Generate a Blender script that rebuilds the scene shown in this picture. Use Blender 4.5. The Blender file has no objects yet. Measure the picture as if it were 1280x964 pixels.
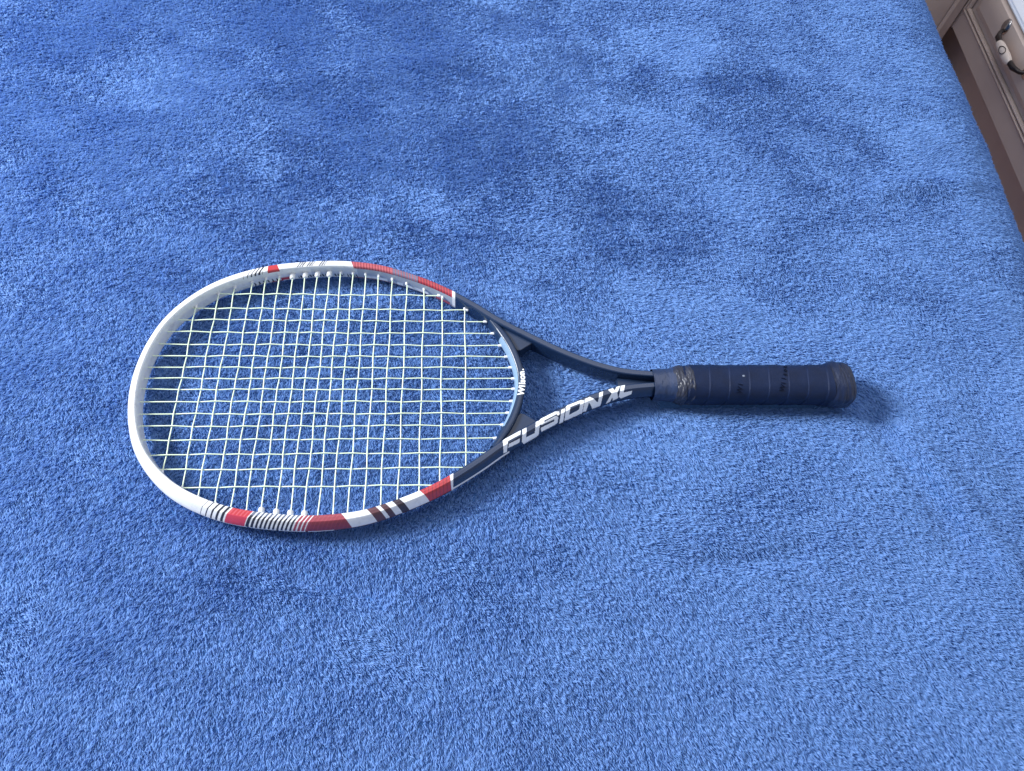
import bpy, bmesh, math, random
import numpy as np
from mathutils import Vector, Matrix

random.seed(7)
RNG = np.random.default_rng(11)
S = bpy.context.scene
COL = S.collection

# ------------------------------------------------------------------ camera
cam_d = bpy.data.cameras.new('camera')
cam = bpy.data.objects.new('camera', cam_d)
COL.objects.link(cam)
S.camera = cam
cam_d.sensor_fit = 'HORIZONTAL'
cam_d.sensor_width = 36.0
cam_d.lens = 36.0 * 880.0 / 1280.0
cam_d.clip_start = 0.01
cam_d.clip_end = 50
cam.matrix_world = Matrix(((0.9974260, -0.0031372, -0.0716352, 0.30176),
                           (-0.0300452, 0.8888224, -0.4572658, -0.30720),
                           (0.0651055, 0.4582410, 0.8864403, 0.60995),
                           (0, 0, 0, 1)))
S.render.resolution_x, S.render.resolution_y = 1024, 771

# ------------------------------------------------------------------ light
world = bpy.data.worlds.new('World')
S.world = world
world.use_nodes = True
bg = world.node_tree.nodes['Background']
bg.inputs[0].default_value = (0.80, 0.87, 1.0, 1)
bg.inputs[1].default_value = 0.42


def area_lamp(name, loc, target, sx, sy, watts, colour):
    d = bpy.data.lights.new(name, 'AREA')
    d.shape = 'RECTANGLE'
    d.size, d.size_y = sx, sy
    d.energy = watts
    d.color = colour
    o = bpy.data.objects.new(name, d)
    COL.objects.link(o)
    o.location = loc
    o.rotation_euler = (Vector(target) - Vector(loc)).to_track_quat('-Z', 'Y').to_euler()
    return o


# the daylight of the window on the left
area_lamp('window_light', (-1.85, 0.60, 1.42), (0.45, 0.05, 0.0), 0.70, 0.75, 134, (0.95, 0.98, 1.0))
# added fill lamp overhead, brightens the chest and floor beyond the bed
area_lamp('overhead_fill', (0.85, 1.2, 2.3), (1.4, 1.0, -0.4), 1.8, 1.8, 20, (0.97, 0.97, 1.0))
S.view_settings.view_transform = 'Standard'
S.view_settings.look = 'None'
S.view_settings.exposure = 0.22
S.view_settings.gamma = 1.0


# ------------------------------------------------------------------ helpers
def tag(o, label=None, cat=None, kind=None, group=None):
    if label: o['label'] = label
    if cat: o['category'] = cat
    if kind: o['kind'] = kind
    if group: o['group'] = group
    return o


def empty(name, loc, label, cat):
    o = bpy.data.objects.new(name, None)
    o.empty_display_size = 0.05
    COL.objects.link(o)
    o.location = loc
    return tag(o, label, cat)


def mesh_obj(name, verts, faces, mat, parent=None, smooth=True):
    me = bpy.data.meshes.new(name)
    me.from_pydata([tuple(v) for v in verts], [], [tuple(f) for f in faces])
    me.validate()
    if smooth:
        me.polygons.foreach_set('use_smooth', [True] * len(me.polygons))
    me.materials.append(mat)
    o = bpy.data.objects.new(name, me)
    COL.objects.link(o)
    if parent: o.parent = parent
    return o


def bm_obj(name, bm, mat, parent=None, smooth=False):
    bmesh.ops.recalc_face_normals(bm, faces=bm.faces)
    me = bpy.data.meshes.new(name)
    bm.to_mesh(me); bm.free()
    if smooth:
        me.polygons.foreach_set('use_smooth', [True] * len(me.polygons))
    me.materials.append(mat)
    o = bpy.data.objects.new(name, me)
    COL.objects.link(o)
    if parent: o.parent = parent
    return o


def grid_faces(n, m, closed_m=False):
    f = []
    mm = m if closed_m else m - 1
    for i in range(n - 1):
        for j in range(mm):
            k = (j + 1) % m
            f.append((i * m + j, i * m + k, (i + 1) * m + k, (i + 1) * m + j))
    return f


def crom(pts, n):
    """dense Catmull-Rom curve through the points, resampled evenly to n"""
    P = np.array(pts, float)
    P = np.vstack([2 * P[0] - P[1], P, 2 * P[-1] - P[-2]])
    out = []
    for i in range(1, len(P) - 2):
        p0, p1, p2, p3 = P[i - 1:i + 3]
        t = np.linspace(0, 1, 40, endpoint=False)[:, None]
        out.append(0.5 * (2 * p1 + (p2 - p0) * t + (2 * p0 - 5 * p1 + 4 * p2 - p3) * t ** 2 + (3 * p1 - p0 - 3 * p2 + p3) * t ** 3))
    out.append(P[-2][None])
    Q = np.vstack(out)
    return resample(Q, n)


def resample(Q, n):
    d = np.r_[0, np.cumsum(np.linalg.norm(np.diff(Q, axis=0), axis=1))]
    s = np.linspace(0, d[-1], n)
    return np.stack([np.interp(s, d, Q[:, k]) for k in range(Q.shape[1])], 1)


def gsmooth(A, sig):
    r = int(3 * sig)
    k = np.exp(-0.5 * (np.arange(-r, r + 1) / sig) ** 2); k /= k.sum()
    A = np.atleast_2d(A.T).T
    out = np.empty_like(A)
    for c in range(A.shape[1]):
        a = A[:, c]
        pad = np.r_[2 * a[0] - a[r:0:-1], a, 2 * a[-1] - a[-2:-r - 2:-1]]
        out[:, c] = np.convolve(pad, k, 'valid')
    return out


def value_noise(x, y, cell, seed):
    """smooth noise in -1..1 for arrays x, y"""
    r = np.random.default_rng(seed)
    N = 128
    G = r.uniform(-1, 1, (N, N))
    u, v = x / cell + 37.3, y / cell + 41.7
    i, j = np.floor(u).astype(int), np.floor(v).astype(int)
    fu, fv = u - i, v - j
    fu = fu ** 3 * (fu * (fu * 6 - 15) + 10); fv = fv ** 3 * (fv * (fv * 6 - 15) + 10)
    g = lambda a, b: G[a % N, b % N]
    return (g(i, j) * (1 - fu) + g(i + 1, j) * fu) * (1 - fv) + (g(i, j + 1) * (1 - fu) + g(i + 1, j + 1) * fu) * fv


def fbm(x, y, cell, seed, octs=3, gain=0.5):
    t, a, n = 0, 1, 0
    for k in range(octs):
        c, s = math.cos(k * 0.9 + seed), math.sin(k * 0.9 + seed)
        t = t + a * value_noise(c * x - s * y, s * x + c * y, cell / 2 ** k, seed * 13 + k)
        n += a; a *= gain
    return t / n


# ------------------------------------------------------------------ materials
def mat(name, colour, rough=0.5, **kw):
    m = bpy.data.materials.new(name)
    m.use_nodes = True
    b = m.node_tree.nodes['Principled BSDF']
    b.inputs['Base Color'].default_value = (*colour, 1)
    b.inputs['Roughness'].default_value = rough
    for k, v in kw.items():
        b.inputs[k.replace('_', ' ')].default_value = v
    return m


def noisy(m, scale, amount, c2=None, bump=0.0, bscale=None, stretch=(1, 1, 1)):
    """object-space noise that varies the base colour a little, and a fine bump"""
    nt = m.node_tree; N = nt.nodes; L = nt.links
    b = N['Principled BSDF']
    tc = N.new('ShaderNodeTexCoord'); mp = N.new('ShaderNodeMapping')
    mp.inputs['Scale'].default_value = stretch
    L.new(tc.outputs['Object'], mp.inputs['Vector'])
    n = N.new('ShaderNodeTexNoise'); n.inputs['Scale'].default_value = scale; n.inputs['Detail'].default_value = 6
    L.new(mp.outputs[0], n.inputs['Vector'])
    base = b.inputs['Base Color'].default_value[:]
    mx = N.new('ShaderNodeMix'); mx.data_type = 'RGBA'
    mx.inputs[6].default_value = base
    mx.inputs[7].default_value = (*(c2 or tuple(v * (1 - amount) for v in base[:3])), 1)
    rp = N.new('ShaderNodeValToRGB'); rp.color_ramp.elements[0].position = 0.35; rp.color_ramp.elements[1].position = 0.7
    L.new(n.outputs['Fac'], rp.inputs[0]); L.new(rp.outputs[0], mx.inputs[0]); L.new(mx.outputs[2], b.inputs['Base Color'])
    if bump:
        n2 = N.new('ShaderNodeTexNoise'); n2.inputs['Scale'].default_value = bscale or scale * 4; n2.inputs['Detail'].default_value = 4
        L.new(mp.outputs[0], n2.inputs['Vector'])
        bp = N.new('ShaderNodeBump'); bp.inputs['Strength'].default_value = bump; bp.inputs['Distance'].default_value = 0.001
        L.new(n2.outputs['Fac'], bp.inputs['Height']); L.new(bp.outputs[0], b.inputs['Normal'])
    return m


M_string = mat('string_gut', (0.72, 0.84, 0.62), 0.35)
M_white_plastic = noisy(mat('grommet_plastic', (0.72, 0.74, 0.78), 0.4), 300, 0.15)
M_letter = noisy(mat('letter_print', (0.80, 0.83, 0.88), 0.4), 500, 0.06)
M_navy = noisy(mat('navy_lacquer', (0.010, 0.026, 0.070), 0.36, Specular_IOR_Level=0.4), 60, 0.2, bump=0.05, bscale=900)
M_grip = noisy(mat('grip_leather', (0.004, 0.013, 0.050), 0.46, Specular_IOR_Level=0.22), 70, 0.3, bump=0.35, bscale=1500)
M_butt = noisy(mat('butt_leather', (0.006, 0.015, 0.052), 0.36, Specular_IOR_Level=0.36), 50, 0.4, bump=0.3, bscale=500, stretch=(2.5, 0.4, 0.4))
M_tape = noisy(mat('tape_film', (0.016, 0.032, 0.088), 0.36, Specular_IOR_Level=0.5), 120, 0.25, bump=0.3, bscale=400, stretch=(1, .3, .3))
M_crinkle = noisy(mat('crinkled_film', (0.02, 0.025, 0.05), 0.40, Specular_IOR_Level=0.5), 260, 0.4, bump=0.3, bscale=150, stretch=(2.2, .6, .6))
M_emboss = mat('grip_print', (0.0025, 0.005, 0.016), 0.8, Specular_IOR_Level=0.1)
M_speck = mat('pale_speck', (0.16, 0.19, 0.26), 0.7)

# frame paint: colour is carried by the mesh (printed bands), relief and dirt by noise
M_frame = mat('frame_paint', (1, 1, 1), 0.24, Specular_IOR_Level=0.5)
nt = M_frame.node_tree
att = nt.nodes.new('ShaderNodeAttribute'); att.attribute_name = 'paint'
tc = nt.nodes.new('ShaderNodeTexCoord')
ns = nt.nodes.new('ShaderNodeTexNoise'); ns.inputs['Scale'].default_value = 90; ns.inputs['Detail'].default_value = 8; ns.inputs['Roughness'].default_value = 0.7
nt.links.new(tc.outputs['Object'], ns.inputs['Vector'])
rp = nt.nodes.new('ShaderNodeValToRGB'); rp.color_ramp.elements[0].position = 0.30; rp.color_ramp.elements[0].color = (0.72, 0.72, 0.75, 1)
rp.color_ramp.elements[1].position = 0.47; rp.color_ramp.elements[1].color = (1, 1, 1, 1)
nt.links.new(ns.outputs['Fac'], rp.inputs[0])
mx = nt.nodes.new('ShaderNodeMix'); mx.data_type = 'RGBA'; mx.blend_type = 'MULTIPLY'; mx.inputs[0].default_value = 0.8
nt.links.new(att.outputs['Color'], mx.inputs[6]); nt.links.new(rp.outputs[0], mx.inputs[7])
nt.links.new(mx.outputs[2], nt.nodes['Principled BSDF'].inputs['Base Color'])

# ------------------------------------------------------------------ blanket
PHI = math.radians(3.0)                      # the bed's long edge, turned a little from the world's y
EU = np.array([math.cos(PHI), -math.sin(PHI)]); EV = np.array([math.sin(PHI), math.cos(PHI)])
RIDGE, RAD, DROP = 0.876, 0.155, 0.40        # where the top starts to roll over, its radius, the fall of the side


def blanket_surface(u, v):
    """arc length u across the bed, v along it -> position, normal (arrays)"""
    wave = 0.005 * fbm(v, v * 0 + 3, 0.35, 21, 2)
    a = u - RIDGE - wave
    ang = np.clip(a / RAD, 0, math.radians(86))
    U = np.where(a < 0, u, RIDGE + wave + RAD * np.sin(ang))
    Z = np.where(a < 0, 0.0, -RAD * (1 - np.cos(ang)))
    over = np.maximum(a - RAD * math.radians(86), 0)
    U = U + over * math.cos(math.radians(86)); Z = Z - over * math.sin(math.radians(86))
    x = U * EU[0] + v * EV[0]; y = U * EU[1] + v * EV[1]
    h = -0.0040 + 0.0040 / (1 + np.exp((x - 0.43) / 0.03)) + 0.0022 * fbm(x, y, 0.26, 5, 3)
    h = h + 0.0014 * fbm(x, y, 0.07, 8, 2)
    # soft folds on the right and at the far side

    def fold(ax, ay, bx, by, w, amp):
        dx, dy = bx - ax, by - ay; l = math.hypot(dx, dy)
        t = ((x - ax) * dx + (y - ay) * dy) / l ** 2
        d = ((x - ax) * dy - (y - ay) * dx) / l + 0.006 * fbm(x, y, 0.06, 33, 2)
        e = np.clip(np.minimum(t, 1 - t) * 4 + 0.4, 0, 1); e = 1.4 * e * e * (3 - 2 * e)
        return amp * np.exp(-(d / w) ** 2) * e
    h = h + fold(0.735, -0.03, 0.80, -0.19, 0.014, 0.0045) + fold(0.70, 0.0, 0.765, -0.17, 0.014, -0.004)
    h = h + fold(0.83, 0.02, 0.87, -0.30, 0.030, -0.005)
    h = h + fold(0.60, 0.50, 0.95, 0.40, 0.02, 0.004) + fold(0.78, 0.27, 0.93, 0.29, 0.016, 0.005)
    h = h + fold(0.0, 0.40, 0.5, 0.52, 0.03, 0.004) + fold(0.50, 0.42, 0.66, 0.36, 0.014, -0.004)
    h = h + fold(0.10, -0.16, 0.24, -0.19, 0.012, -0.004) + fold(0.50, -0.17, 0.62, -0.16, 0.010, -0.003)
    # pressed down by the handle, a little by the head
    g = np.exp(-((y + 0.001) / 0.022) ** 4) * np.clip((x - 0.47) / 0.03, 0, 1) * np.clip((0.715 - x) / 0.03, 0, 1)
    h = h * (1 - g) + g * -0.0065
    nx, nz = np.sin(ang), np.cos(ang)
    P = np.stack([x + nx * EU[0] * h, y + nx * EU[1] * h, Z + nz * h], -1)
    Nn = np.stack([nx * EU[0], nx * EU[1], nz], -1)
    return P, Nn


def sheet_normals(u, v):
    e = 0.002
    P, n0 = blanket_surface(u, v)
    Pu, _ = blanket_surface(u + e, v); Pv, _ = blanket_surface(u, v + e)
    n = np.cross(Pu - P, Pv - P); n /= np.linalg.norm(n, axis=-1, keepdims=True)
    return P, n


M_sheet = noisy(mat('fleece_backing', (0.085, 0.21, 0.50), 0.95, Specular_IOR_Level=0.1), 500, 0.3, bump=1.0, bscale=700)
us = np.r_[np.arange(-1.25, -0.5, 0.02), np.arange(-0.5, 1.15, 0.006), np.arange(1.15, 1.62, 0.02)]
vs = np.r_[np.arange(-1.0, -0.5, 0.02), np.arange(-0.5, 0.9, 0.006), np.arange(0.9, 1.25, 0.02)]
UU, VV = np.meshgrid(us, vs, indexing='ij')
P, _ = blanket_surface(UU, VV)
blanket = mesh_obj('blanket', P.reshape(-1, 3).tolist(), grid_faces(len(us), len(vs)), M_sheet)
tag(blanket, 'fluffy royal blue fleece blanket spread over the bed under the racket', 'blanket')


def hair_material():
    m = bpy.data.materials.new('fleece_pile')
    m.use_nodes = True
    nt = m.node_tree; N = nt.nodes; L = nt.links
    b = N['Principled BSDF']
    b.inputs['Roughness'].default_value = 0.75
    b.inputs['Specular IOR Level'].default_value = 0.25
    b.inputs['Sheen Weight'].default_value = 0.25
    b.inputs['Sheen Roughness'].default_value = 0.4
    b.inputs['Sheen Tint'].default_value = (0.45, 0.65, 1, 1)
    hi = N.new('ShaderNodeHairInfo')
    rp = N.new('ShaderNodeValToRGB')
    rp.color_ramp.elements[0].color = (0.108, 0.238, 0.520, 1)
    rp.color_ramp.elements[1].color = (0.220, 0.388, 0.755, 1)
    L.new(hi.outputs['Random'], rp.inputs[0])
    L.new(rp.outputs[0], b.inputs['Base Color'])
    tr = N.new('ShaderNodeBsdfTranslucent'); L.new(rp.outputs[0], tr.inputs['Color'])
    ms = N.new('ShaderNodeMixShader'); ms.inputs[0].default_value = 0.24
    L.new(b.outputs[0], ms.inputs[1]); L.new(tr.outputs[0], ms.inputs[2])
    L.new(ms.outputs[0], N['Material Output'].inputs['Surface'])
    return m


def lean_field(x, y):
    """direction the pile is brushed to, and how far it lies down"""
    ang = -math.pi / 2 + (0.22 + 0.34 * np.tanh((x - 0.36) / 0.20)) * np.clip(1 - (y + 0.1) / 0.6, 0.35, 1)
    ang = ang + 0.25 * fbm(x, y, 0.22, 3, 2) + (0.42 + 0.5 * np.clip((y + 0.02) / 0.2, 0, 1)) * fbm(x, y, 0.075, 63, 3, 0.6) + 1.8 * np.maximum(0, fbm(x, y, 0.09, 17, 3) - 0.20)
    tilt = 0.92 + 0.22 * fbm(x, y, 0.17, 29, 2) + 0.36 * fbm(x, 1.5 * y, 0.055, 47, 4, 0.62)
    return ang, tilt


def make_pile(n, u0, u1, v0, v1, seed):
    r = np.random.default_rng(seed)
    u = r.uniform(u0, u1, n); v = r.uniform(v0, v1, n)
    P, Nn = sheet_normals(u, v)
    x, y = P[:, 0], P[:, 1]
    keep = ~((np.abs(y) < 0.014) & (x > 0.495) & (x < 0.685))
    P, Nn, x, y = P[keep], Nn[keep], x[keep], y[keep]
    n = len(P)
    ang, tilt = lean_field(x, y)
    # neighbouring fibres clump into small locks: quantised jitter shared by cells of some millimetres
    lock = value_noise(x, y, 0.0023, 91); lock2 = value_noise(x, y, 0.0024, 92); lock3 = value_noise(x, y, 0.0021, 93)
    ang = ang + 0.62 * lock + 0.25 * r.normal(0, 1, n)
    tilt = np.clip(tilt + 0.38 * lock2 + 0.12 * r.normal(0, 1, n), 0.10, 1.35)
    ln = 0.0045 * (1 + 0.30 * lock3 + 0.15 * r.normal(0, 1, n))
    d = np.stack([np.cos(ang), np.sin(ang), 0 * ang], -1)
    d = d - Nn * (d * Nn).sum(-1, keepdims=True); d /= np.linalg.norm(d, axis=-1, keepdims=True)
    ts = np.array([0.0, 0.33, 0.68, 1.0])
    pts = np.empty((n, 4, 3))
    pos = P.copy(); pts[:, 0] = pos
    for k in range(1, 4):
        a = tilt * (0.55 + 0.30 * k)
        a = np.clip(a, 0, 1.50)
        stp = (ts[k] - ts[k - 1]) * ln
        pos = pos + (Nn * np.cos(a)[:, None] + d * np.sin(a)[:, None]) * stp[:, None]
        pts[:, k] = pos
    rad = np.empty((n, 4)); base = 0.00034 * r.uniform(0.7, 1.25, n)
    for k, f in enumerate((0.85, 1.0, 0.72, 0.12)):
        rad[:, k] = base * f
    cd = bpy.data.hair_curves.new('pile')
    cd.add_curves([4] * n)
    cd.attributes['position'].data.foreach_set('vector', pts.astype(np.float32).ravel())
    ra = cd.attributes.get('radius') or cd.attributes.new('radius', 'FLOAT', 'POINT')
    ra.data.foreach_set('value', rad.astype(np.float32).ravel())
    cd.materials.append(M_pile)
    o = bpy.data.objects.new('pile', cd)
    COL.objects.link(o)
    o.parent = blanket
    tag(o, kind='stuff')
    return o


M_pile = hair_material()
make_pile(1900000, -0.42, 1.14, -0.44, 0.80, 5)
S.cycles_curves.shape = 'RIBBONS'
S.cycles_curves.subdivisions = 2

# ------------------------------------------------------------------ racket
ZS = 0.015
ROT = 0.0035                                   # the racket lies a touch askew on the bed
racket = empty('tennis_racket', (0.385, 0.0015, ZS),
               'white, red and navy strung tennis racket lying on the blue blanket', 'racket')
racket.rotation_euler = (0, 0, ROT)


def loc(p):                                    # racket millimetres -> child coordinates
    p = np.asarray(p, float)
    q = p * 0.001
    q[..., 0] -= 0.385
    return q


inner_h = [(9.5, 0), (11, 20), (15, 39), (24, 62), (40, 83), (60, 100), (83, 112), (110, 121.2), (140, 126.3), (170, 128.8), (195, 128),
           (220, 124.5), (248, 115.2), (270, 106), (292, 94), (318, 76.5), (332, 65.5), (350, 54.3), (373, 40.8), (390, 31.2), (410, 21.3),
           (432, 12.2), (458, 5.2), (490, 2.4)]
outer_h = [(-0.5, 0), (0.5, 20), (5, 38), (14, 60), (28, 84), (48, 106), (70, 120), (95, 130), (120, 135.5), (150, 139.5), (175, 140.8),
           (196, 139.8), (220, 135.5), (250, 126), (272, 116.5), (292, 105.5), (325, 85), (348, 69.5), (377, 51.2), (400, 38.5), (424, 28),
           (455, 17.5), (490, 12.5)]
full = lambda h: [(x, y) for x, y in reversed(h)] + [(x, -y) for x, y in h[1:]]
I0 = crom(full(inner_h), 1500); O0 = crom(full(outer_h), 6000)
I0 = gsmooth(I0, 9)
wd = np.array([np.min(np.hypot(O0[:, 0] - p[0], O0[:, 1] - p[1])) for p in I0])
wd = gsmooth(wd, 45)[:, 0]
tg = np.gradient(I0, axis=0); tg /= np.linalg.norm(tg, axis=1, keepdims=True)
nrm = np.stack([tg[:, 1], -tg[:, 0]], 1)       # path runs upper handle -> tip -> lower handle
if (nrm[750] @ np.array([-1, 0])) < 0: nrm = -nrm
CL = I0 + nrm * wd[:, None] / 2
NS = 4000
st = resample(np.column_stack([CL, nrm, wd]), NS)   # x, y, nx, ny, width
CL, NR, WD = st[:, :2], st[:, 2:4], st[:, 4]
NR = NR / np.linalg.norm(NR, axis=1, keepdims=True)
T = 9.8
sec_raw = [(-1.0, 0.0), (-1.0, .22), (-1.0, .45), (-.995, .68), (-.96, .86), (-.88, .96), (-.76, 1.0), (-.5, 1.01), (-.2, 1.0), (.04, .995), (.13, .95), (.35, .79), (.58, .59), (.78, .40), (.93, .20), (.99, .08)]
sec_top = []
for a, b in zip(sec_raw, sec_raw[1:]):
    nsub = 4 if b[1] > 0.5 and b[1] < 1.02 or b[0] > .1 else 1
    sec_top += [(a[0] + (b[0] - a[0]) * q / nsub, a[1] + (b[1] - a[1]) * q / nsub) for q in range(nsub)]
sec_top.append(sec_raw[-1])
sec = sec_top + [(r, -z) for r, z in reversed(sec_raw[1:])] 
sec.insert(len(sec_top), (1.0, 0.0))
sec = np.array(sec)
NSEC = len(sec)
X = CL[:, 0]
Tv = T * np.interp(X, [0, 30, 300, 430, 490], [0.97, 1.0, 1.0, 1.05, 1.05])


def frame_point(i, r, z):
    return np.array([CL[i, 0] + NR[i, 0] * r * WD[i] / 2, CL[i, 1] + NR[i, 1] * r * WD[i] / 2, z * Tv[i]])


V = np.empty((NS, NSEC, 3))
for j, (r, z) in enumerate(sec):
    V[:, j, 0] = CL[:, 0] + NR[:, 0] * r * WD / 2
    V[:, j, 1] = CL[:, 1] + NR[:, 1] * r * WD / 2
    V[:, j, 2] = z * Tv
WHITE = (0.73, 0.74, 0.77); NAVY = (0.009, 0.024, 0.068); RED = (0.42, 0.04, 0.05); DRED = (0.30, 0.055, 0.08)
PINK = (0.50, 0.085, 0.11); BLACK = (0.022, 0.022, 0.035); BROWN = (0.075, 0.035, 0.045); SILV = (0.55, 0.58, 0.64); GREY = (0.20, 0.23, 0.30)


def paint(x, y, r, z):
    """printed bands of the frame; x,y in mm on the racket, r across the beam (-1 inner .. 1 outer), z height -1..1"""
    w = (r + 1) / 2
    inner_wall = r <= -0.97 and z < 0.72
    if y < 0:                                   # lower side
        if x > 291.5 + 1.5 * w and x > 291:
            if x < 294.5: return WHITE
            if z < 0.30 and z > 0.06 and r > 0 and x < 345: return WHITE
            return NAVY
        if inner_wall:
            return WHITE if x < 200 else SILV
        if z < 0.10 and r > 0.5:                # outer flank
            if 118 < x < 194:
                return WHITE if (x * 0.37) % 9 > 0.8 else BLACK
            if z > -0.1 and x < 118: return WHITE
            return (BROWN if x > 118 else WHITE)
        p = x + 8.5 * w
        if p < 90: return WHITE
        if p < 109.5:
            f = (p - 90) % 4.3
            return BLACK if f < 0.45 + (p - 90) * 0.105 else WHITE
        if p < 111: return WHITE
        if p < 128:
            return PINK if (p % 3.1) < 1.4 and w < .5 else RED if w < .5 else (0.55, 0.05, 0.09)
        if p < 180:
            f = (p - 128) % 3.55
            k = 0.34 if p < 165 else 0.34 - (p - 165) * 0.012
            if p < 134: k = 0.12 + (p - 128) * 0.03
            dark = GREY if p < 168 else DRED
            if w < 0.35 and p < 168: dark = (0.13, 0.15, 0.21)
            elif p < 168: dark = BLACK
            return WHITE if f < 3.55 * k * 1.35 else dark
        q = x - 9.0 * w
        if q < 200:
            base = (0.28, 0.06, 0.08) if w < .5 else (0.22, 0.035, 0.055)
            return tuple(1.25 * c for c in base) if (p % 3.55) < 0.7 else base
        if q < 221: return WHITE
        if q < 228.5: return BROWN if (x * 1.7 + 3 * y) % 2.2 < 1.5 else (0.17, 0.06, 0.07)
        if q < 231.5: return WHITE
        if q < 236.5: return BROWN
        if q < 242: return WHITE
        if q < 248: return BLACK if (x * 1.7 + 3 * y) % 2.2 < 1.5 else BROWN
        if q < 265: return WHITE
        f = (x - 0.8 * w) % 3.1
        return (0.24, 0.03, 0.045) if f < 0.7 else RED
    # upper side
    if x > 292.5:
        if x < 295.5: return WHITE
        return NAVY
    if inner_wall:
        if z < -0.35:
            if 93 < x < 118: return BLACK if (x + 2 * z) % 4.2 < 1.4 else WHITE
            if 119 < x < 132: return (0.45, 0.05, 0.08)
            if 136 < x < 196: return BLACK if (x + 3 * z) % 3.1 < 1.6 and (x % 14) > 3 else SILV
            if 204 < x < 226 or 236 < x < 242 or 246 < x < 268: return (0.85, 0.86, 0.88)
            if 276 < x < 290: return (0.45, 0.10, 0.13)
        return WHITE if x < 150 else SILV if x < 196 else (0.36, 0.40, 0.48)
    if z < 0.08 and r > 0.5:
        return WHITE if x < 100 else (BROWN if x > 190 else SILV)
    p = x - 7.0 * w + 7
    q = x + 5.0 * w
    if p < 93: return WHITE
    if p < 111:
        f = (p - 93) % 3.5
        return BLACK if f < 0.35 + (p - 93) * 0.10 else WHITE
    if p < 113 or x < 110: return WHITE if x < 109 else RED
    if q < 120.5: return RED
    if q < 193:
        s = x - 6.5 * w
        for a, b in ((136.5, 143), (146, 151.5), (158, 163.5)):
            if a < s < b and w > 0.08:
                return BLACK if (s - a) % 2.3 < 1.3 else WHITE
        return WHITE
    f = (x + 1.0 * w) % 2.9
    if 232 < x < 258: return (0.26, 0.10, 0.14) if f < 1.5 else (0.13, 0.14, 0.22)
    if x < 232: return (0.24, 0.045, 0.06) if f < 1.1 else (0.42, 0.10, 0.12)
    return (0.16, 0.02, 0.035) if f < 1.1 else (0.38, 0.04, 0.055)


cols = np.ones((NS, NSEC, 4), np.float32)
for i in range(NS):
    for j in range(NSEC):
        cols[i, j, :3] = paint(V[i, j, 0], V[i, j, 1], sec[j, 0], sec[j, 1])
ff = grid_faces(NS, NSEC, True) + [tuple(range(NSEC)), tuple((NS - 1) * NSEC + k for k in reversed(range(NSEC)))]
frame = mesh_obj('frame', loc(V.reshape(-1, 3)), ff, M_frame, racket)
ca = frame.data.color_attributes.new('paint', 'FLOAT_COLOR', 'POINT')
ca.data.foreach_set('color', cols.ravel())

# throat bridge: closes the head above the handle
br = crom([(330.5, 67.5), (338, 57), (347.5, 40), (353.5, 24), (356.8, 10), (357.5, 0)][::1] + [(356.8, -10), (353.5, -24), (347.5, -40), (338, -57), (330.5, -67.5)], 300)
br = gsmooth(br, 6)
tb = np.gradient(br, axis=0); tb /= np.linalg.norm(tb, axis=1, keepdims=True)
nb = np.stack([-tb[:, 1], tb[:, 0]], 1)
if nb[150, 0] < 0: nb = -nb
bsec = [(-1.0, -.55), (-1.12, 0), (-1.05, .35), (-.8, .66), (-.48, .86), (-.30, .93), (0, .955), (.6, .95), (.85, .88), (1, .6), (1, 0), (1, -.6), (.85, -.9), (-.6, -.9)]
BV = np.empty((300, len(bsec), 3))
hb = np.interp(np.abs(br[:, 1]), [0, 50, 66], [4.6, 4.6, 3.0])
for j, (r, z) in enumerate(bsec):
    BV[:, j, 0] = br[:, 0] + nb[:, 0] * r * hb; BV[:, j, 1] = br[:, 1] + nb[:, 1] * r * hb; BV[:, j, 2] = z * T * np.interp(np.abs(br[:, 1]), [46, 58], [0.985, 0.88])
M_bridge = noisy(mat('bridge_lacquer', (0.010, 0.026, 0.070), 0.30, Specular_IOR_Level=0.45), 60, 0.15)
mesh_obj('throat_bridge', loc(BV.reshape(-1, 3)), grid_faces(300, len(bsec), True), M_bridge, racket)
# highlight on the bridge's inner slope, put in as a pale colour band
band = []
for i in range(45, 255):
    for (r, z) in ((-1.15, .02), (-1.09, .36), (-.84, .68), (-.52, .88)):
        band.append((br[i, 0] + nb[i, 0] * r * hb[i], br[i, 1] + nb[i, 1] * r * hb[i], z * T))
M_band = mat('bevel_highlight', (0.20, 0.30, 0.44), 0.28, Specular_IOR_Level=0.6)
mesh_obj('highlight_band', loc(np.array(band)), grid_faces(210, 4), M_band, racket)


def prism(name, poly, z0, z1, m, parent=racket, bevel=0.0):
    bm = bmesh.new()
    a = [bm.verts.new(loc((x, y, z0))) for x, y in poly]
    b = [bm.verts.new(loc((x, y, z1))) for x, y in poly]
    bm.faces.new(a[::-1]); bm.faces.new(b)
    n = len(poly)
    for k in range(n): bm.faces.new((a[k], a[(k + 1) % n], b[(k + 1) % n], b[k]))
    if bevel:
        bmesh.ops.bevel(bm, geom=[e for e in bm.edges], offset=bevel * 0.001, segments=2, affect='EDGES')
    return bm_obj(name, bm, m, parent)


for sg in (1, -1):
    poly = [(338, 60), (346, 49), (352, 39), (356, 33.5), (359.5, 34.2), (371.5, 42.5), (368, 46.5), (352, 57)]
    prism('gusset', [(x, sg * y) for x, y in poly][::sg], -6.2, 5.8, M_navy, bevel=0.4)
prism('shaft_core', [(452, 5.5), (470, 4.2), (492, 4), (492, -4), (470, -4.2), (452, -5.5)], -6, 1.0, M_navy)

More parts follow.
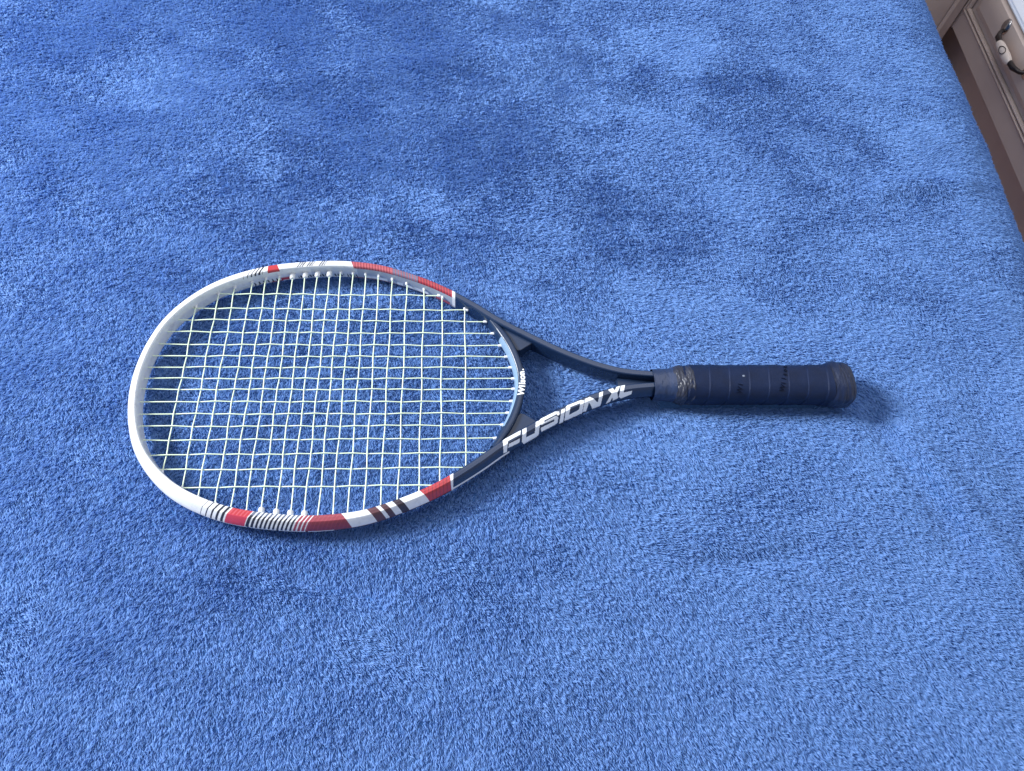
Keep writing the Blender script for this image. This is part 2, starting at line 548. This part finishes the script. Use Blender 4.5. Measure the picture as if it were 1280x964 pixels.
# ---- strings
mains = [100.7, 83.5, 69.9, 56.2, 42.3, 29.7, 17.75, 5.65, -5.4, -18.3, -30.5, -42.7, -56.0, -70.25, -84.0, -100.3]
crosses = [43.1, 62.0, 76.9, 92.4, 105.7, 118.6, 131.5, 144.1, 156.0, 167.8, 179.4, 191.5, 204.4, 217.7, 231.6, 246.4, 264.1, 282.8, 305.4]
INN = CL - NR * WD[:, None] / 2
head = INN[(INN[:, 0] < 335)]
brin = br - nb * hb[:, None] * 1.12


def wall_x(y, left):
    pts = INN if left else None
    if left:
        k = INN[(INN[:, 0] < 170)]
        return np.interp(-y, -k[:, 1][::1], k[:, 0])
    if abs(y) < 66:
        return np.interp(-y, -brin[:, 1], brin[:, 0])
    k = INN[(INN[:, 0] > 175) & (INN[:, 0] < 400) & (INN[:, 1] * y > 0)]
    o = np.argsort(np.abs(k[:, 1]))
    return np.interp(abs(y), np.abs(k[o, 1]), k[o, 0])


def wall_y(x, sg):
    k = INN[(INN[:, 1] * sg > 0) & (INN[:, 0] < 400)]
    o = np.argsort(k[:, 0])
    return np.interp(x, k[o, 0], k[o, 1])


def tube(pts, rad, seg=8):
    P = np.array(pts, float); n = len(P)
    tgt = np.gradient(P, axis=0); tgt /= np.linalg.norm(tgt, axis=1, keepdims=True)
    up = np.array([0, 0, 1.0]); s = np.cross(tgt, up); s /= np.linalg.norm(s, axis=1, keepdims=True)
    u2 = np.cross(s, tgt)
    rad = np.broadcast_to(rad, n)
    out = []
    for k in range(seg):
        a = 2 * math.pi * k / seg
        out.append(P + (s * math.cos(a) + u2 * math.sin(a)) * rad[:, None])
    return np.stack(out, 1).reshape(-1, 3), grid_faces(n, seg, True)


def barrel(a, b, r0, r1, name='grommet'):
    """short flared sleeve from wall point a to b"""
    P = np.array([a, np.array(a) * .15 + np.array(b) * .85, b]); v, f = tube(P, np.array([r0, r1, r1 * .8]), 10)
    f = f + [tuple(range(20, 30))]
    return mesh_obj(name, loc(v), f, M_white_plastic, racket)


SR = 0.57
for i, y in enumerate(mains):
    x0, x1 = wall_x(y, True), wall_x(y, False)
    drift = random.uniform(-.4, .4)
    pts = []
    xs = sorted(set([x0 - 2.5, x1 + 2.5, x0 + 3, x1 - 3] + [c for c in crosses if x0 + 3 < c < x1 - 3] +
                    [(a + b) / 2 for a, b in zip(crosses, crosses[1:]) if x0 + 3 < (a + b) / 2 < x1 - 3]))
    for x in xs:
        z = 0.0
        if x in crosses: z = 0.62 * (1 if (i + crosses.index(x)) % 2 else -1)
        pts.append((x, y + 0.35 * math.sin(x / 17.0 + i * 1.7) + drift * math.sin(math.pi * (x - x0) / (x1 - x0)), z))
    v, f = tube(crom(pts, 6 * len(pts)), SR)
    mesh_obj('main_string', loc(v), f, M_string, racket)
    barrel((x1 + .6, y, 0), (x1 - 3.0, y, 0), 1.5, 1.25)
for j, x in enumerate(crosses):
    y1, y0 = wall_y(x, 1), wall_y(x, -1)
    pts = []
    ys = sorted(set([y0 - 2.5, y1 + 2.5, y0 + 3, y1 - 3] + [m for m in mains if y0 + 3 < m < y1 - 3] +
                    [(a + b) / 2 for a, b in zip(mains, mains[1:]) if y0 + 3 < (a + b) / 2 < y1 - 3]))
    for y in ys:
        z = 0.0
        if y in mains: z = -0.62 * (1 if (mains.index(y) + j) % 2 else -1)
        pts.append((x + 0.45 * math.sin(y / 14.0 + j * 2.1), y, z))
    v, f = tube(crom(pts, 6 * len(pts)), SR)
    mesh_obj('cross_string', loc(v), f, M_string, racket)
    big = 6 <= j <= 9
    barrel((x, y0 - 1, 0), (x, y0 + (6.0 if big else 2.0), 0), 2.9 if big else 1.5, 2.6 if big else 1.1)
    barrel((x, y1 + 1, 0), (x, y1 - (6.0 if big else 2.6), 0), 3.0 if big else 1.6, 2.6 if big else 1.4)

# ---- handle: finishing tape, crinkled film, overgrip with its spiral laps, butt
AX = -1.1                                      # handle axis in mm


def handle_mesh(name, xs, ry, rz, m, lap=False, rough=0.0, seg=96, cap=False, seed=3, expo=2.7):
    n = len(xs); th = np.linspace(0, 2 * math.pi, seg, endpoint=False)
    X_, TH = np.meshgrid(xs, th, indexing='ij')
    c, s = np.cos(TH), np.sin(TH)
    k = (np.abs(c) ** expo + np.abs(s) ** expo) ** (-1 / expo)
    off = np.zeros_like(X_)
    if lap:
        pitch = 19.4
        ph = (X_ - 505 + 1.6 * np.sin(TH + 0.4)) / pitch + (TH / (2 * math.pi))
        fr = ph - np.floor(ph)
        off = 0.55 * (0.5 - fr) * (fr > 0.05) + 0.55 * (fr <= 0.05) * (-0.5 + fr * 20)
        off = off + 0.12 * np.exp(-((fr - 0.08) / 0.04) ** 2)
        off = off * np.clip((xs[-1] + 8 - X_) / 10, 0, 1)
    if rough:
        off = off + rough * fbm(X_ + 1.5 * np.sin(TH * 2), TH * 5, 3.0, seed, 3, 0.6) + rough * 0.8 * np.abs(fbm(X_ + 7 * TH, TH * 5, 4.0, seed + 1, 2))
    off = off + 0.25 * fbm(X_, TH * 16, 12, seed + 5, 2)
    Y = AX + (ry[:, None] * k + off) * c; Z = (rz[:, None] * k + off) * s
    v = np.stack([X_, Y, Z], -1).reshape(-1, 3)
    f = grid_faces(n, seg, True)
    if cap: f.append(tuple((n - 1) * seg + q for q in reversed(range(seg))))
    return mesh_obj(name, loc(v), f, m, racket)


xs = np.linspace(485, 506.5, 40)
w_ = 0.6 * np.sin(xs / 2.3)
handle_mesh('finishing_tape', xs, np.interp(xs, [485, 500, 506.5], [14.6, 15.4, 16.5]), np.interp(xs, [485, 500, 506.5], [11.8, 12.6, 13.5]), M_tape, rough=0.35)
xs = np.linspace(502, 523, 80)
handle_mesh('crinkled_film', xs, np.interp(xs, [502, 506, 512, 523], [14.4, 16.6, 18.2, 18.7]), np.interp(xs, [502, 506, 512, 523], [11.9, 13.5, 14.8, 15.3]), M_crinkle, rough=1.25, seg=160)
xs = np.linspace(514, 660, 420)
handle_mesh('overgrip', xs, np.interp(xs, [514, 522, 636, 650, 660], [17.9, 19.1, 19.1, 19.6, 20.8]), np.interp(xs, [514, 522, 636, 650, 660], [14.9, 15.7, 15.7, 16.1, 16.9]), M_grip, lap=True, seg=128)
t_ = np.linspace(0, 1, 60)
bx = np.r_[657 + 17.5 * t_[:-1], 674.5 + 9.5 * np.sin(np.linspace(0, math.pi / 2, 40))]
bry = np.r_[np.interp(657 + 17.5 * t_[:-1], [657, 662, 668, 674.5], [20.3, 22.2, 23.5, 22.8]), 22.8 - 9 * (1 - np.cos(np.linspace(0, math.pi / 2, 40)))]
bry = gsmooth(bry, 3)[:, 0]
handle_mesh('butt_cap', bx, bry, bry * 0.74, M_butt, rough=0.7, seg=96, cap=True, seed=12, expo=2.5)
# pale speck stuck on the grip
bm = bmesh.new(); bmesh.ops.create_uvsphere(bm, u_segments=12, v_segments=8, radius=0.0013)
bmesh.ops.scale(bm, vec=(1.1, 0.9, 0.35), verts=bm.verts); bmesh.ops.translate(bm, vec=loc((571.5, 0.5, 15.85)), verts=bm.verts)
bm_obj('speck', bm, M_speck, racket, True)

# ---- lettering on the lower arm, cut as thin print that follows the beam
low = np.arange(NS) > NS // 2
LI = np.where(low & (X > 325))[0]
LC, LN, LW, LT = CL[LI], NR[LI], WD[LI], Tv[LI]
zr = sec_raw[4:]
ZR, ZZ = np.array([r for r, z in zr] + [1.0]), np.array([z for r, z in zr] + [0.0])
letters = {
    'F': [[(338.8, -63.6), (340.8, -62.0), (355.3, -53.7), (355.0, -57.6), (343.5, -64.2), (342.6, -72.1), (339.4, -73.7)], [(344.3, -66.6), (354.4, -61.0), (354.2, -63.7), (343.9, -69.3)]],
    'U': [[(356.9, -52.9), (360.7, -51.0), (360.4, -59.1), (368.5, -54.7), (369.6, -45.3), (373.4, -44.0), (372.5, -54.7), (367.4, -58.6), (358.6, -63.3), (356.5, -63.0)]],
    'S': [[(372.6, -44.3), (374.1, -42.3), (387.9, -35.0), (391.8, -35.0), (392.0, -37.7), (390.3, -39.1), (389.2, -37.5), (377.3, -44.0), (377.5, -45.6), (388.6, -39.3), (391.0, -39.8), (390.4, -43.6), (387.3, -45.6), (375.0, -52.4), (374.2, -51.0), (374.4, -50.0), (387.0, -43.3), (386.9, -42.0), (374.7, -48.3), (372.7, -47.8)]],
    'I': [[(393.8, -33.2), (397.4, -31.6), (396.1, -41.6), (392.2, -43.5)]],
    'O': [[(398.2, -30.4), (399.7, -28.6), (413.0, -23.1), (416.0, -23.6), (414.7, -32.6), (411.7, -34.5), (397.2, -40.6)], [(402.4, -30.4), (412.0, -26.3), (411.3, -30.8), (410.0, -31.8), (401.6, -36.3)]],
    'N': [[(416.7, -22.1), (421.6, -19.8), (428.3, -23.4), (429.8, -23.1), (431.0, -15.4), (434.8, -13.9), (432.9, -24.4), (430.2, -26.3), (426.8, -27.5), (424.4, -27.7), (420.6, -24.9), (418.7, -30.4), (415.2, -31.7)]],
    'X': [[(439.5, -12.3), (444.3, -10.5), (446.0, -12.9), (448.3, -8.9), (452.0, -7.5), (448.4, -15.0), (449.9, -17.9), (444.9, -20.0), (443.9, -18.3), (442.1, -21.0), (438.1, -22.7), (442.8, -16.0)]],
    'L': [[(452.3, -7.5), (456.6, -6.6), (454.6, -14.1), (463.1, -12.4), (462.9, -14.3), (453.3, -17.6), (450.3, -17.3)]]}


def inside(poly, px, py):
    r = np.zeros(px.shape, bool); n = len(poly)
    for k in range(n):
        x0, y0 = poly[k]; x1, y1 = poly[(k + 1) % n]
        c = ((y0 > py) != (y1 > py)) & (px < (x1 - x0) * (py - y0) / (y1 - y0 + 1e-12) + x0)
        r ^= c
    return r


LDX, LDY = 0.0, 0.9
for ch, polys in letters.items():
    polys = [[(x + LDX, y + LDY - (x - 385) * ROT) for x, y in p] for p in polys]
    allp = [p for q in polys for p in q]
    xa, xb = min(p[0] for p in allp), max(p[0] for p in allp)
    ya, yb = min(p[1] for p in allp), max(p[1] for p in allp)
    h = 0.3
    gx = np.arange(xa, xb + h, h); gy = np.arange(ya, yb + h, h)
    GX, GY = np.meshgrid(gx, gy, indexing='ij')
    m = inside(polys[0], GX + h / 2, GY + h / 2)
    if ch == 'F': m |= inside(polys[1], GX + h / 2, GY + h / 2)
    if ch == 'O': m &= ~inside(polys[1], GX + h / 2, GY + h / 2)
    # height of the beam under each grid corner
    d = np.hypot(GX[..., None] - LC[:, 0], GY[..., None] - LC[:, 1]); k = d.argmin(-1)
    r = ((GX - LC[k, 0]) * LN[k, 0] + (GY - LC[k, 1]) * LN[k, 1]) / (LW[k] / 2)
    z = np.interp(np.clip(r, -.96, 1), ZR, ZZ) * LT[k] + 0.16
    m &= (np.abs(r) < 1.0)
    idx = {}; vs_, fs_ = [], []

    def vid(i, j):
        if (i, j) not in idx:
            idx[(i, j)] = len(vs_); vs_.append((GX[i, j], GY[i, j], z[i, j]))
        return idx[(i, j)]
    for i, j in zip(*np.where(m)):
        if i + 1 < len(gx) and j + 1 < len(gy):
            fs_.append((vid(i, j), vid(i + 1, j), vid(i + 1, j + 1), vid(i, j + 1)))
    mesh_obj('letter', loc(np.array(vs_)), fs_, M_letter, racket)


def type_letters(text, place, size, m, parent=racket, bold=0.0, name='letter'):
    """one thin mesh per character; place(k) -> (x, y, z mm, matrix)"""
    for k, ch in enumerate(text):
        cu = bpy.data.curves.new('type', 'FONT')
        cu.body = ch; cu.size = size * 0.001; cu.offset = bold; cu.extrude = 0.00008
        cu.align_x = 'CENTER'
        t = bpy.data.objects.new('type', cu); COL.objects.link(t)
        dg = bpy.context.evaluated_depsgraph_get()
        me = bpy.data.meshes.new_from_object(t.evaluated_get(dg))
        bpy.data.objects.remove(t)
        me.materials.clear(); me.materials.append(m)
        o = bpy.data.objects.new(name, me); COL.objects.link(o); o.parent = parent
        o.matrix_local = place(k)


def bridge_place(k):
    y = [-13.0, -7.4, -4.6, -1.9, 2.3, 6.9, 10.6][k]
    i = int(np.argmin(np.abs(br[:, 1] - y)))
    t = np.array([-tb[i, 0], -tb[i, 1]]) if tb[i, 1] < 0 else tb[i]
    X_ = Vector((t[0], t[1], 0)); Y_ = Vector((-t[1], t[0], 0)); Z_ = Vector((0, 0, 1))
    R = Matrix((X_, Y_, Z_)).transposed().to_4x4()
    p = loc((br[i, 0] + 4.0, y, T * 0.955 + 0.12))
    return Matrix.Translation(Vector(p)) @ R


type_letters('Wilson.', bridge_place, 8.2, M_letter, bold=0.00034)


def grip_place_fn(x0, y0, dx, dy):
    def f(k):
        x, y = x0 + dx * k, y0 + dy * k
        ryy, rzz = 19.1, 15.7
        z = rzz * (max(0.01, 1 - abs((y - AX) / ryy) ** 2.7)) ** (1 / 2.7) + 0.62
        slope = -((abs(y - AX) / ryy) ** 1.7) * 1.1 * (1 if y > AX else -1)
        X_ = Vector((dx, dy, slope * dy)).normalized(); Zr = Vector((0, -slope, 1)).normalized()
        Y_ = Zr.cross(X_).normalized(); Z_ = X_.cross(Y_)
        return Matrix.Translation(Vector(loc((x, y, z)))) @ Matrix((X_, Y_, Z_)).transposed().to_4x4()
    return f


type_letters('Wilson', grip_place_fn(609.5, -12.6, 1.5, 4.7), 6.6, M_emboss, bold=0.00012)
type_letters('Wi', grip_place_fn(567.5, -14.3, 1.2, 5.2), 6.5, M_emboss, bold=0.0001)

# ------------------------------------------------------------------ the furniture beyond the bed
TH = math.radians(2.0)
RX = Matrix.Rotation(-TH, 4, 'Z')              # furniture frame: x away from the bed, y along its front
XF = 1.4606
FLOOR_Z = -0.62


def wood(name, c, rough, c2, sc=3.0, stretch=(1, 12, 12)):
    return noisy(mat(name, c, rough, Specular_IOR_Level=0.5), sc, 0.2, c2=c2, bump=0.08, bscale=60, stretch=stretch)


M_taupe = wood('taupe_lacquer', (0.62, 0.515, 0.465), 0.38, (0.59, 0.49, 0.44), 2.0)
M_taupe_d = wood('taupe_lacquer_frame', (0.58, 0.475, 0.43), 0.42, (0.55, 0.45, 0.405), 2.0)
M_bead = mat('bead_lacquer', (0.74, 0.62, 0.55), 0.35)
M_floor = wood('floor_wood', (0.62, 0.39, 0.30), 0.5, (0.52, 0.32, 0.24), 6.0, (14, 1, 1))
M_top = mat('pale_top', (0.62, 0.66, 0.76), 0.35)
M_metal = mat('dark_nickel', (0.42, 0.40, 0.40), 0.22, Metallic=1.0)
M_bronze = mat('dark_bronze', (0.035, 0.026, 0.026), 0.3, Metallic=0.4)
M_ceramic = mat('cream_ceramic', (0.72, 0.62, 0.56), 0.25)


def fbox(name, x0, x1, y0, y1, z0, z1, m, parent=None, bevel=0.002):
    bm = bmesh.new()
    bmesh.ops.create_cube(bm, size=1)
    for v in bm.verts:
        v.co = Vector((x0 + (v.co.x + .5) * (x1 - x0), y0 + (v.co.y + .5) * (y1 - y0), z0 + (v.co.z + .5) * (z1 - z0)))
    if bevel: bmesh.ops.bevel(bm, geom=list(bm.edges), offset=bevel, segments=2, affect='EDGES')
    return bm_obj(name, bm, m, parent)


# floor of separate boards
floor = empty('floor', (0, 0, FLOOR_Z), None, None)
floor['kind'] = 'structure'
floor.rotation_euler = (0, 0, -TH)
k = 0
for bx0 in np.arange(0.9, 2.3, 0.12):
    fbox('floor_board', bx0 + 0.0012, bx0 + 0.1188, -0.9, 2.4, -0.02, 0.0, M_floor, floor, 0.0015)

chest = empty('chest_of_drawers', (0, 0, 0), 'low taupe chest with a beaded drawer and curved metal handle beyond the bed', 'chest')
chest.matrix_world = RX
fbox('carcass', XF + 0.004, XF + 0.42, 0.30, 1.62, -0.45, -0.307, M_taupe_d, chest)
fbox('plinth', XF + 0.06, XF + 0.40, 0.34, 1.60, -0.615, -0.45, M_taupe_d, chest)
fbox('top_slab', XF - 0.004, XF + 0.44, 0.28, 1.64, -0.307, -0.297, M_top, chest, 0.004)
fbox('bottom_rail', XF - 0.004, XF + 0.003, 0.30, 1.62, -0.449, -0.404, M_taupe, chest, 0.001)
fbox('corner_stile', XF - 0.005, XF + 0.0035, 1.281, 1.62, -0.449, -0.308, M_taupe_d, chest, 0.001)
y_lo, y_hi = 0.40, 1.262
for a, b, c, d in ((0.36, 1.28, -0.402, -0.3975), (0.37, 1.270, -0.3935, -0.3885)):
    fbox('bead', XF - 0.008, XF + 0.002, a, b, c, d, M_bead, chest, 0.0015)
    fbox('bead', XF - 0.008, XF + 0.002, b, b + 0.005, c, -0.309, M_bead, chest, 0.0015)
# drawer front: sunk border, raised field with a sloping edge
fbox('drawer_border', XF - 0.001, XF + 0.002, 0.40, 1.262, -0.387, -0.309, M_taupe_d, chest, 0.0005)
dv = [(XF - 0.001, 0.42, -0.378), (XF - 0.001, 1.252, -0.378), (XF - 0.001, 1.252, -0.310), (XF - 0.001, 0.42, -0.310),
      (XF - 0.010, 0.435, -0.362), (XF - 0.010, 1.236, -0.362), (XF - 0.010, 1.236, -0.311), (XF - 0.010, 0.435, -0.311)]
mesh_obj('drawer_front', dv, [(0, 1, 5, 4), (1, 2, 6, 5), (2, 3, 7, 6), (3, 0, 4, 7), (4, 5, 6, 7)], M_taupe, chest, False)
# bow handle
hd = mesh_obj('handle', *(lambda v, f: (v, f))(*tube([(XF - 0.010, 1.112, -0.331), (XF - 0.020, 1.106, -0.334), (XF - 0.027, 1.095, -0.337), (XF - 0.029, 1.045, -0.339),
              (XF - 0.027, 0.995, -0.337), (XF - 0.020, 0.978, -0.334), (XF - 0.010, 0.972, -0.331)], np.array([.0045, .0045, .006, .005, .006, .0045, .0045]), 14)), M_bronze, chest)
for yy in (1.114, 0.970):
    bm = bmesh.new(); bmesh.ops.create_uvsphere(bm, u_segments=24, v_segments=14, radius=1)
    bmesh.ops.scale(bm, vec=(0.006, 0.014, 0.017), verts=bm.verts)
    bmesh.ops.translate(bm, vec=(XF - 0.010, yy, -0.326), verts=bm.verts)
    bm_obj('rosette', bm, M_metal, hd, True)
for ya, yb in ((1.010, 1.080),):
    tt = np.linspace(-1, 1, 21)
    pv, pf = tube(np.stack([XF - 0.029 + 0 * tt, 1.045 + 0.036 * tt, -0.339 + 0 * tt], 1), 0.0098 * (1 - np.abs(tt) ** 4 * 0.45) * np.where(np.abs(tt) > .99, .6, 1), 18)
    cer = mesh_obj('ceramic_insert', pv, pf + [tuple(range(18)), tuple(20 * 18 + q for q in reversed(range(18)))], M_ceramic, hd)
bm = bmesh.new()
NR_, NT_ = 28, 8
ring = []
axn = Vector((-0.80, 0, 0.60)); e1 = Vector((0, 1, 0)); e2 = axn.cross(e1)
ctr = Vector((XF - 0.029, 1.045, -0.339)) + axn * 0.0112
for a in range(NR_):
    an = 2 * math.pi * a / NR_; dr = e1 * math.cos(an) * 1.35 + e2 * math.sin(an) * 0.8
    for b in range(NT_):
        bn = 2 * math.pi * b / NT_
        ring.append(ctr + dr * (0.0078 + 0.0008 * math.cos(bn)) + axn * (0.0008 * math.sin(bn) - 0.0022 * abs(math.sin(an))))
rf = grid_faces(NR_, NT_, True) + [((NR_ - 1) * NT_ + b, (NR_ - 1) * NT_ + (b + 1) % NT_, (b + 1) % NT_, b) for b in range(NT_)]
bm.free()
mesh_obj('ring', ring, rf, M_bronze, hd)

# a second cabinet standing across the corner, its side towards the bed
cab = empty('cabinet', (0, 0, 0), 'plain taupe cabinet in the corner beyond the bed, left of the chest', 'cabinet')
cab.matrix_world = RX
fbox('side_panel', 1.00, XF - 0.022, 1.292, 1.62, -0.615, 0.10, M_taupe, cab)
fbox('corner_post', XF - 0.032, XF - 0.008, 1.284, 1.60, -0.615, 0.10, M_taupe_d, cab, 0.003)
fbox('edge_bead', XF - 0.036, XF - 0.030, 1.280, 1.290, -0.615, 0.10, M_bead, cab, 0.0015)

# wall far behind, so that nothing lies open past the furniture
wall = fbox('wall', XF + 0.45, XF + 0.55, -1.5, 2.8, FLOOR_Z, 1.6, mat('wall_paint', (0.6, 0.58, 0.56), 0.8), None, 0)
wall.matrix_world = RX
tag(wall, kind='structure')
